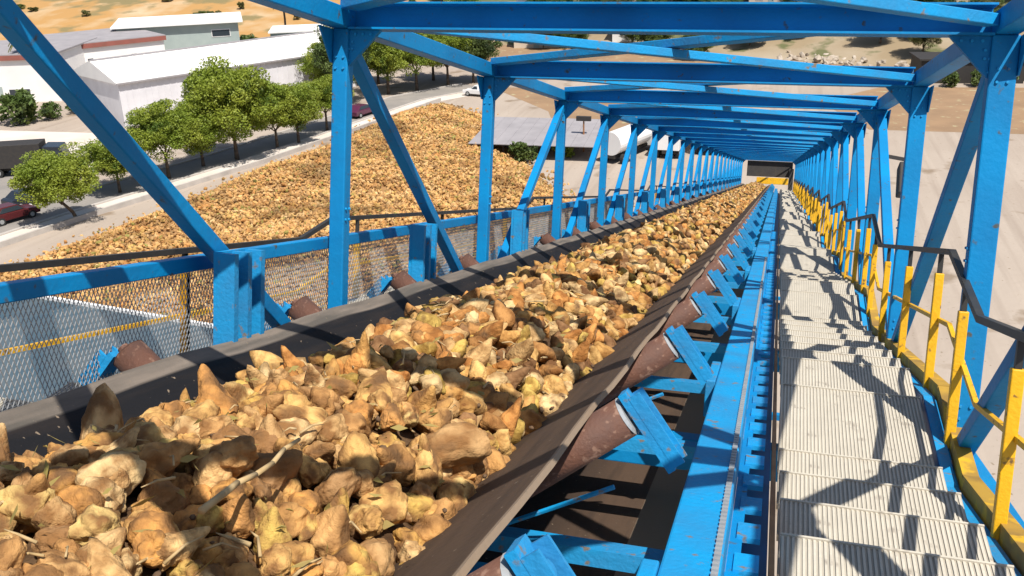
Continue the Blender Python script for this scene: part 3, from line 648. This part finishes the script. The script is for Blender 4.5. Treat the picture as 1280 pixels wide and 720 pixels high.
for i in range(70):
    y = 1.2 + i * 0.36
    MB().box((-0.055, y, -1.60), (0.045, y + 0.18, -1.575)).build('tread_bracket', 'blue2', st)
def wz_left(y, y_l):              # the left walkway's longer flights
    t = (y - 8.0) % 8.1
    return (-0.83 + 0.16 * t / 0.65 if t < 0.65 else -0.67 - 0.16 * (t - 0.65) / 7.45) - 1.02
def handrail(label, x, y_l, ys, a, b, toe):
    global wz
    keep = wz; hr = thing('handrail', label, 'handrail', TM)
    if x < 0: wz = wz_left; kn = sorted({a, b} | {q for k in range(-1, 8) for q in (8.0 + 8.1 * k, 8.65 + 8.1 * k) if a < q < b})
    else: kn = knots(y_l, a, b)
    follow(y_l, x, 1.02, kn, 0.042, 0.042, 'top_rail', 'black', hr)
    follow(y_l, x + (0.03 if x > 0 else -0.03), 0.52, kn, 0.03, 0.03, 'mid_rail', 'yellow', hr)
    if toe: follow(y_l, x + 0.045, 0.04, kn, 0.09, 0.11, 'toe_board', 'toe', hr)
    for y in ys:
        if a < y < b:
            z = wz(y, y_l)
            MB().box((x - 0.030, y - 0.026, z - 0.02), (x + 0.030, y + 0.026, z + 0.86)).build('post', 'yellow', hr, bevel=0.006)
            MB().box((x - 0.016, y - 0.016, z + 0.861), (x + 0.016, y + 0.016, z + 1.0)).build('post_top', 'black', hr)
    wz = keep
    return hr
ph = [5.7 * k + q for k in range(-1, 15) for q in (0.7, 1.72, 3.3, 4.95)]
handrail('yellow and black handrail along the right side of the stairs', 1.17, 5.9, ph, 0.6, 83.5, True)
sl_ = stairs('grating walkway behind the mesh on the left of the belt', -4.15, -3.38, 7.7, 1.0, 60)
follow(7.7, -4.19, -0.10, knots(7.7, 0.6, 60), 0.05, 0.2, 'side_stringer', 'blue2', sl_)
handrail('yellow and black handrail beyond the mesh on the left', -4.26, 7.7, [5.7 * k + q for k in range(-1, 10) for q in (0.5, 3.55, 6.2 - 5.7)], 0.6, 60, False)

# ------------------------------------------------------------------ conveyor: frame, idlers, belt
cf = thing('belt_conveyor', 'blue conveyor framework carrying rusty trough rollers under the belt', 'conveyor', TM)
MB().box((-0.295, 0.4, -1.60), (-0.085, 83, -1.38)).build('side_beam', 'blue2', cf, bevel=0.01)
MB().box((-3.05, 0.4, -1.70), (-2.93, 83, -1.48)).build('side_beam', 'blue2', cf, bevel=0.01)
for y in (3.12, 6.77, 10.42, 14.07, 17.7):
    MB().box((-0.36, y - 0.55, -1.62), (-0.297, y + 0.1, -1.37)).build('splice_plate', 'blue2', cf, bevel=0.008)
g = MB()
for i in range(330):
    y = 1.0 + i * 0.045; g.box((-0.118, y, -1.3795), (-0.094, y + 0.024, -1.366))
g.build('rivet_strip', 'steel', cf, kind='stuff')
# beam side flange seen from the walkway
MB().box((-0.084, 0.4, -1.60), (-0.03, 83, -1.585)).build('lower_flange', 'blue', cf)
MB().box((-0.082, 0.4, -1.76), (0.084, 83, -1.74)).build('shade_floor', 'navy', cf)  # dark sheet added to stand in for shade below the gap
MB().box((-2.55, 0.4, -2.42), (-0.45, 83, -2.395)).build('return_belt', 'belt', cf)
CX = -1.84
yi = [4.1 + 1.8 * k for k in range(-2, 44)]
frame_me = None
def idler():
    parts = []
    for s in (-1, 1):
        a = Vector((CX + s * 0.66, 0, -1.575)); b = Vector((CX + s * (1.275 if s > 0 else 1.31), 0, -1.104 if s > 0 else -1.077)); d = (b - a).normalized()
        r = MB().cyl(a, b, 0.092, 0.092, 20).mesh('wing_roller', 'rust', True)
        e = MB().cyl(b, b + d * 0.012, 0.094, 0.075, 20).cyl(b + d * 0.0121, b + d * 0.045, 0.03, 0.03, 10).mesh('roller_end', 'steel' if s > 0 else 'rust', False)
        k = MB(); up = Vector((0, 0, 1))
        o = b + d * 0.045
        q = Vector((-s * 0.607, 0, 0.794)); tp = 0.10 if s > 0 else -0.04
        k.bar(o + q * tp, o - q * (0.30 if s > 0 else 0.40), 0.115, 0.035, d)
        for yy in (-0.052, 0.052): k.bar(o + q * (tp - 0.03) + d * 0.045 + Vector((0, yy, 0)), o - q * 0.29 + d * 0.045 + Vector((0, yy, 0)), 0.014, 0.055, d)
        if s > 0: k.cyl(o + d * 0.018, o + d * 0.05, 0.028, 0.028, 8)
        parts.append((r, e, k.mesh('roller_bracket', 'blue2')))
    c = MB().cyl((CX - 0.58, 0, -1.60), (CX + 0.58, 0, -1.60), 0.092, 0.092, 16).mesh('centre_roller', 'rust', True)
    f = MB().box((CX - 1.2, -0.06, -1.80), (CX + 1.55, 0.06, -1.72)).mesh('cross_member', 'blue2')
    rod = MB().cyl((CX + 0.62, -0.16, -1.70), (CX + 1.26, -0.16, -1.38), 0.012, 0.012, 6).mesh('stay_rod', 'blue2')
    return parts, c, f, rod
parts, cm, fm, rod = idler()
for y in yi:
    f = link('cross_member', fm, cf); f.location = (0, y, 0)
    o = link('stay_rod', rod, cf); o.location = (0, y, 0)
    o = link('centre_roller', cm, cf); o.location = (0, y, 0)
    for (r, e, k) in parts:
        o = link('wing_roller', r, cf); o.location = (0, y, 0); link('roller_end', e, o)
        o = link('roller_bracket', k, cf); o.location = (0, y, 0)
# wide cross tie near the camera
MB().box((-1.1, 3.30, -1.66), (-0.30, 3.52, -1.62)).build('cross_tie', 'blue2', cf, bevel=0.006)

prof = [(-2.945, -1.095), (-2.82, -1.165), (-2.60, -1.33), (-2.40, -1.46), (-2.30, -1.485), (-1.84, -1.49), (-1.38, -1.485), (-1.28, -1.46), (-0.76, -1.112), (-0.735, -1.095)]
g = MB(); th = 0.022; rows = np.arange(0.2, 84.2, 0.45); NP = len(prof)
for j, y in enumerate(rows):
    wob = 0.010 * math.sin(y * 3.49) + 0.006 * noise.noise(Vector((0, y * 1.3, 0)))
    for i, (x, z) in enumerate(prof): g.v.append((x, y, z + (wob if i in (0, 1, NP - 2, NP - 1) else 0)))
    for i, (x, z) in enumerate(prof): g.v.append((x + (0.012 if x > CX else -0.012) * (0 if abs(x - CX) < 0.5 else 1), y, z - th + (wob if i in (0, 1, NP - 2, NP - 1) else 0)))
for j in range(len(rows) - 1):
    a = j * 2 * NP; b = a + 2 * NP
    for i in range(NP - 1):
        g.f.append((a + i, a + i + 1, b + i + 1, b + i)); g.f.append((a + NP + i, b + NP + i, b + NP + i + 1, a + NP + i + 1))
    g.f.append((a, b, b + NP, a + NP)); g.f.append((a + NP - 1, a + 2 * NP - 1, b + 2 * NP - 1, b + NP - 1))
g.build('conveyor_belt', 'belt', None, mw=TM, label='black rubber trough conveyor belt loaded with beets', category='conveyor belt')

# ------------------------------------------------------------------ beets on the belt
def beet_base(seed, sub):
    bm = bmesh.new(); bmesh.ops.create_icosphere(bm, subdivisions=sub, radius=1.0); r = random.Random(seed)
    tail = r.uniform(1.0, 1.85); fat = r.uniform(0.78, 1.08); bend = r.uniform(-0.35, 0.35); off = Vector((seed * 7.3, seed * 3.1, 0)); cut = r.uniform(0.55, 0.9)
    for v in bm.verts:
        d = v.co.copy(); z = d.z
        if z > 0:
            rad = fat * 0.070; zz = min(z, cut + 0.1 * (z - cut)) * 0.085
        else:
            rad = 0.070 * fat * (1 - 0.10 * (-z) ** 1.6); zz = z * 0.085 * (1 + (tail - 1) * (-z) ** 3 * 1.6)
        p = Vector((d.x * rad + bend * 0.06 * z * z, d.y * rad * (0.85 + 0.1 * math.sin(seed)), zz))
        nn = noise.noise(d * 1.3 + off) * 0.022 + noise.noise(d * 2.6 + off) * 0.011 + noise.noise(d * 6 + off) * 0.005 + noise.noise(d * 15 + off) * 0.0022
        gro = -0.005 * max(0, 1 - abs(d.y + 0.3 * noise.noise(d * 3 + off)) / 0.16) * (1 if d.x > 0 else 0.4)
        if z > cut * 0.9: nn += 0.003 * noise.noise(d * 12 + off)
        v.co = p + d * (nn + gro)
    V = np.array([v.co[:] for v in bm.verts]); Fa = np.array([[q.index for q in f.verts] for f in bm.faces]); bm.free(); return V, Fa
def msurf(x, y):
    t = (x + 1.83) / 0.78
    return -1.40 + 0.38 * (1 - min(1.2, abs(t)) ** 2.2) + 0.055 * noise.noise(Vector((x * 1.6, y * 1.1, 0))) + 0.03 * noise.noise(Vector((x * 4, y * 3, 4)))
pos = []
y = 0.5
while y < 83.5:
    sp = 0.088 + min(0.06, y * 0.0016)
    nxx = int(1.40 / sp)
    for i in range(nxx + 1):
        x = -2.52 + 1.40 * (i + random.uniform(-0.42, 0.42)) / nxx; yy = y + random.uniform(-0.5, 0.5) * sp
        pos.append((x, yy, msurf(x, yy) + random.uniform(-0.055, 0.030)))
    if random.random() < 0.5:        # a few stray beets high on the flanks
        x = random.choice((-2.48, -1.12)) + random.uniform(-0.06, 0.04); pos.append((x, y, -1.30))
    y += sp
pos = np.array(pos)
v = pos[:, :1] * np.array(_R) + pos[:, 1:2] * np.array(_F) - pos[:, 2:] * np.array(_D)
px = 640 + FPX * v[:, 0] / v[:, 2]; py = 360 + FPX * v[:, 1] / v[:, 2]
vis = (px > -50) & (px < 1330) & (py < 760) & (v[:, 2] > 0.5)
order = np.where(vis)[0]; order = order[np.argsort(np.linalg.norm(pos[order], axis=1))][:296]
indiv = np.zeros(len(pos), bool); indiv[order] = True
nearb = []
for s in range(14):
    Vb, Fb = beet_base(s + 1, 4); nearb.append(np_mesh('sugar_beet', Vb, Fb, 'beet'))
RR = rand_rot(len(pos))
scl = rng.uniform(0.60, 1.05, len(pos)); scl[rng.random(len(pos)) < 0.12] *= 0.65
TMn = np.array(TM)
for j, i in enumerate(order):
    m = Matrix(RR[i].tolist()).to_4x4() @ Matrix.Scale(float(scl[i]) * 1.04, 4); m.translation = Vector(pos[i])
    link('sugar_beet', nearb[j % 14], None, TM @ m, label='tan and brown sugar beet lying in the near part of the belt load', category='sugar beet', group='beets in the near part of the belt load')
def special(x, y, z, e, s, v_, label):
    m = Matrix.Translation((x, y, z)) @ Matrix.Rotation(e[2], 4, 'Z') @ Matrix.Rotation(e[0], 4, 'X') @ Matrix.Diagonal((s * 0.9, s * 0.9, s * 1.25, 1))
    link('sugar_beet', nearb[v_], None, TM @ m, label=label, category='sugar beet', group='beets in the near part of the belt load')
special(-2.44, 3.02, -1.12, (3.0, 0, 0.4), 1.35, 2, 'pointed yellowish beet standing tip up by the shaded left flank of the belt')
special(-1.62, 2.62, -0.985, (1.4, 0, 0.9), 1.05, 5, 'rounded orange-brown beet lying just right of the dark diagonal shadow')
special(-1.18, 3.55, -1.16, (1.5, 0, 2.2), 1.35, 7, 'large pale beet at the right rim of the load above the belt')
for nm, rngy, sub in (('near', (0, 9), 3), ('far', (9, 100), 2)):
    sel = (~indiv) & (pos[:, 1] >= rngy[0]) & (pos[:, 1] < rngy[1])
    bases = [beet_base(s + 40, sub) for s in range(8)]
    n = int(sel.sum()); tn = np.array(BEETC)[rng.integers(0, 8, n)] * rng.uniform(0.8, 1.1, (n, 1))
    if nm == 'near': A = scatter(bases, pos[sel], RR[sel], scl[sel] * 1.04, tn)
    else: B = scatter(bases, pos[sel], RR[sel], scl[sel] * (1.04 + np.clip(pos[sel][:, 1] - 9, 0, 40) * 0.006), tn)
# the load's dark inside, below the outer beets
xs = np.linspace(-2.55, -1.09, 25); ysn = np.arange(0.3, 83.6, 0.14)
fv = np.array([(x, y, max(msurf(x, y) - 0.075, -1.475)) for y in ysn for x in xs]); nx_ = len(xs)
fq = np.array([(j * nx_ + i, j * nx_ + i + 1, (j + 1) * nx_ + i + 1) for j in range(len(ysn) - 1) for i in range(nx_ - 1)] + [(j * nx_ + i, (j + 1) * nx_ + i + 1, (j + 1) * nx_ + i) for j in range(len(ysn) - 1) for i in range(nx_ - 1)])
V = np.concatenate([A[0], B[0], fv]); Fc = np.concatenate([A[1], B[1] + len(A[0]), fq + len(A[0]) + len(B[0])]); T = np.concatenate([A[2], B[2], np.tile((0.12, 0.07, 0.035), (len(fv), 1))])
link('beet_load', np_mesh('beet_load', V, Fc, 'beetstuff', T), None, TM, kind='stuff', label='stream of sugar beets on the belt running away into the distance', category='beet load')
# stalks, leaf scraps and soil clods
pt = MB()
for i in range(280):                 # broken root tails and leaf stalks
    yy = 1.4 + 13 * random.random() ** 1.5; x = random.uniform(-2.6, -1.12); c = Vector((x, yy, msurf(x, yy) + random.uniform(0.025, 0.07))); a = random.uniform(0, 6.28); e = random.uniform(-0.25, 0.45); L = random.uniform(0.04, 0.16); q = random.uniform(0.003, 0.008)
    d = Vector((math.cos(a) * math.cos(e), math.sin(a) * math.cos(e), math.sin(e))); m_ = c + Vector((0, 0, 0.01)) + d.orthogonal().normalized() * L * 0.08
    pt.cyl(c - d * L / 2, m_, q, q * 0.8, 5); pt.cyl(m_, c + d * L / 2, q * 0.8, q * 0.25, 5)
pt.build('root_scraps', 'stalk', None, mw=TM, smooth=True, kind='stuff', label='broken root tails and dry stalk pieces strewn over the beets', category='root scraps')
sk = MB(); p0 = Vector((-1.36, 2.05, -0.93)); p1 = Vector((-1.42, 2.68, -0.93))
for i in range(6):
    a = p0.lerp(p1, i / 6) + Vector((0.006 * math.sin(i * 2.1), 0, 0.008 * math.sin(i * 1.4))); b = p0.lerp(p1, (i + 1) / 6) + Vector((0.006 * math.sin(i * 2.1 + 2.1), 0, 0.008 * math.sin(i * 1.4 + 1.4)))
    sk.cyl(a, b, 0.011 - i * 0.0007, 0.0103 - i * 0.0007, 7)
sk.build('dry_stalk', 'stalk', None, mw=TM, label='long pale dry stalk lying across the nearest beets', category='stalk', smooth=True)
sc_ = MB()
for i in range(520):
    yy = 1.4 + 12 * random.random() ** 1.5; x = random.uniform(-2.65, -1.15); z = msurf(x, yy) + random.uniform(0.03, 0.075); a = random.uniform(0, 6.28); L = random.uniform(0.02, 0.085); e = random.uniform(-0.3, 0.5)
    d = Vector((math.cos(a) * math.cos(e), math.sin(a) * math.cos(e), math.sin(e))); s = d.orthogonal().normalized() * L * random.uniform(0.06, 0.22); c = Vector((x, yy, z)); k = len(sc_.v)
    sc_.v += [tuple(c - d * L * 0.5), tuple(c + s + Vector((0, 0, 0.008))), tuple(c + d * L * 0.5 + Vector((0, 0, random.uniform(-0.01, 0.02)))), tuple(c - s)]; sc_.f += [(k, k + 1, k + 2), (k, k + 2, k + 3)]
sc_.build('leaf_scraps', 'scrap', None, mw=TM, kind='stuff', label='yellow-green leaf and stem scraps strewn over the beets', category='leaf scraps')
n = 420; cp = np.c_[rng.uniform(-2.7, -1.02, n), 1.2 + 14 * rng.random(n) ** 1.4]; cz = np.array([max(msurf(x, y) + random.uniform(-0.04, 0.03), -1.30 + abs(x + 1.84) * 0.3 - 0.2) for x, y in cp])
V, Fc, T = scatter(lump, np.c_[cp, cz], rand_rot(n), rng.uniform(0.006, 0.024, n), np.tile((.1, .1, .1), (n, 1)))
link('soil_clods', np_mesh('soil_clods', V, Fc, 'clod', T), None, TM, kind='stuff', label='dark soil clods lying between the beets', category='soil clods')

# ------------------------------------------------------------------ far end, lamp, lower platform
eh = thing('loading_hood', 'dark hood with yellow cross bar at the lower end of the belt', 'loading hood', TM)
MB().box((-2.7, 83.4, -0.45), (1.0, 84.2, 0.86)).build('hood', 'dark', eh, bevel=0.02)
MB().box((-1.85, 82.9, -1.05), (0.72, 83.3, -0.50)).build('cross_bar', 'yellow', eh, bevel=0.02)
MB().box((0.74, 82.9, -1.9), (1.1, 83.35, 0.3)).build('side_post', 'dark', eh)
wb = thing('warning_board', 'small red and white board at the lower end of the stairs', 'sign', TM)
MB().box((1.12, 80.6, -1.5), (1.55, 80.64, -0.9)).build('board', 'red', wb); MB().box((1.2, 80.57, -1.0), (1.5, 80.595, -0.7)).build('white_panel', 'white', wb); MB().box((1.3, 80.65, -2.0), (1.36, 80.7, -0.8)).build('post', 'steel', wb)
fl = thing('floodlight', 'dark floodlight bracketed outside the third right post', 'lamp', TM)
MB().bar((XR + 0.1, 13.8, 0.28), (XR + 0.5, 13.8, 0.22), 0.05, 0.05).build('arm', 'dark', fl)
MB().prism([(13.6, -0.20), (13.85, -0.28), (14.0, 0.12), (13.75, 0.22)], 'x', XR + 0.28, XR + 0.44).build('lamp_housing', 'dark', fl, bevel=0.02)
lp = thing('lower_platform', 'blue-grey lower platform with pale edge below the left walkway', 'platform', at(-10.2, 11.8, CAMZ - 6.0, -0.12))
MB().box((-14, -9, -0.12), (3.2, 0, 0.0)).build('deck', 'platform', lp)
MB().box((-14, 0.004, -0.14), (3.2, 0.07, 0.05)).build('edge_strip', 'white', lp)
for (x, y) in ((-13.5, -0.4), (2.8, -0.4), (2.8, -8.6), (-13.5, -8.6)): MB().box((x - 0.15, y - 0.15, -18.0), (x + 0.15, y + 0.15, -0.122)).build('leg', 'blue', lp)
# trestle legs that carry the gallery
for i, y in enumerate((-4.4, 24.75, 53.95)):
    c = TM @ Vector((0, y, ZB - 0.26))
    t = thing('support_trestle', ('blue steel trestle legs carrying the upper end of the gallery', 'blue steel trestle legs under the middle of the gallery', 'blue steel trestle legs near the lower end of the gallery')[i], 'trestle', at(0, c.y, 0))
    for x in (XL - 0.3, XR + 0.3): MB().bar((x, 0, -0.2), ((XL if x < 0 else XR), 0, c.z - 0.05), 0.3, 0.3).build('leg', 'blue', t)
    for q in (0.35, 0.7): MB().bar((XL - 0.1, 0, c.z * q), (XR + 0.1, 0, c.z * q), 0.16, 0.16).build('cross_bar', 'blue', t)

# ------------------------------------------------------------------ labels of things that stand in rows
bpy.context.view_layer.update()
for grp, text in (('trees behind the far end of the heap', 'leafy trees behind the far end of the beet heap'),
                  ('bushes before the dark sheds', 'dark bushes before the dark sheds at upper right'),
                  ('shrubs behind the warehouse', 'green shrubs between the white warehouse and the low houses'),
                  ('houses on the slope behind the works', 'small houses on the slope behind the works')):
    by_place([o for o in col.objects if o.get('group') == grp and o.parent is None], text)
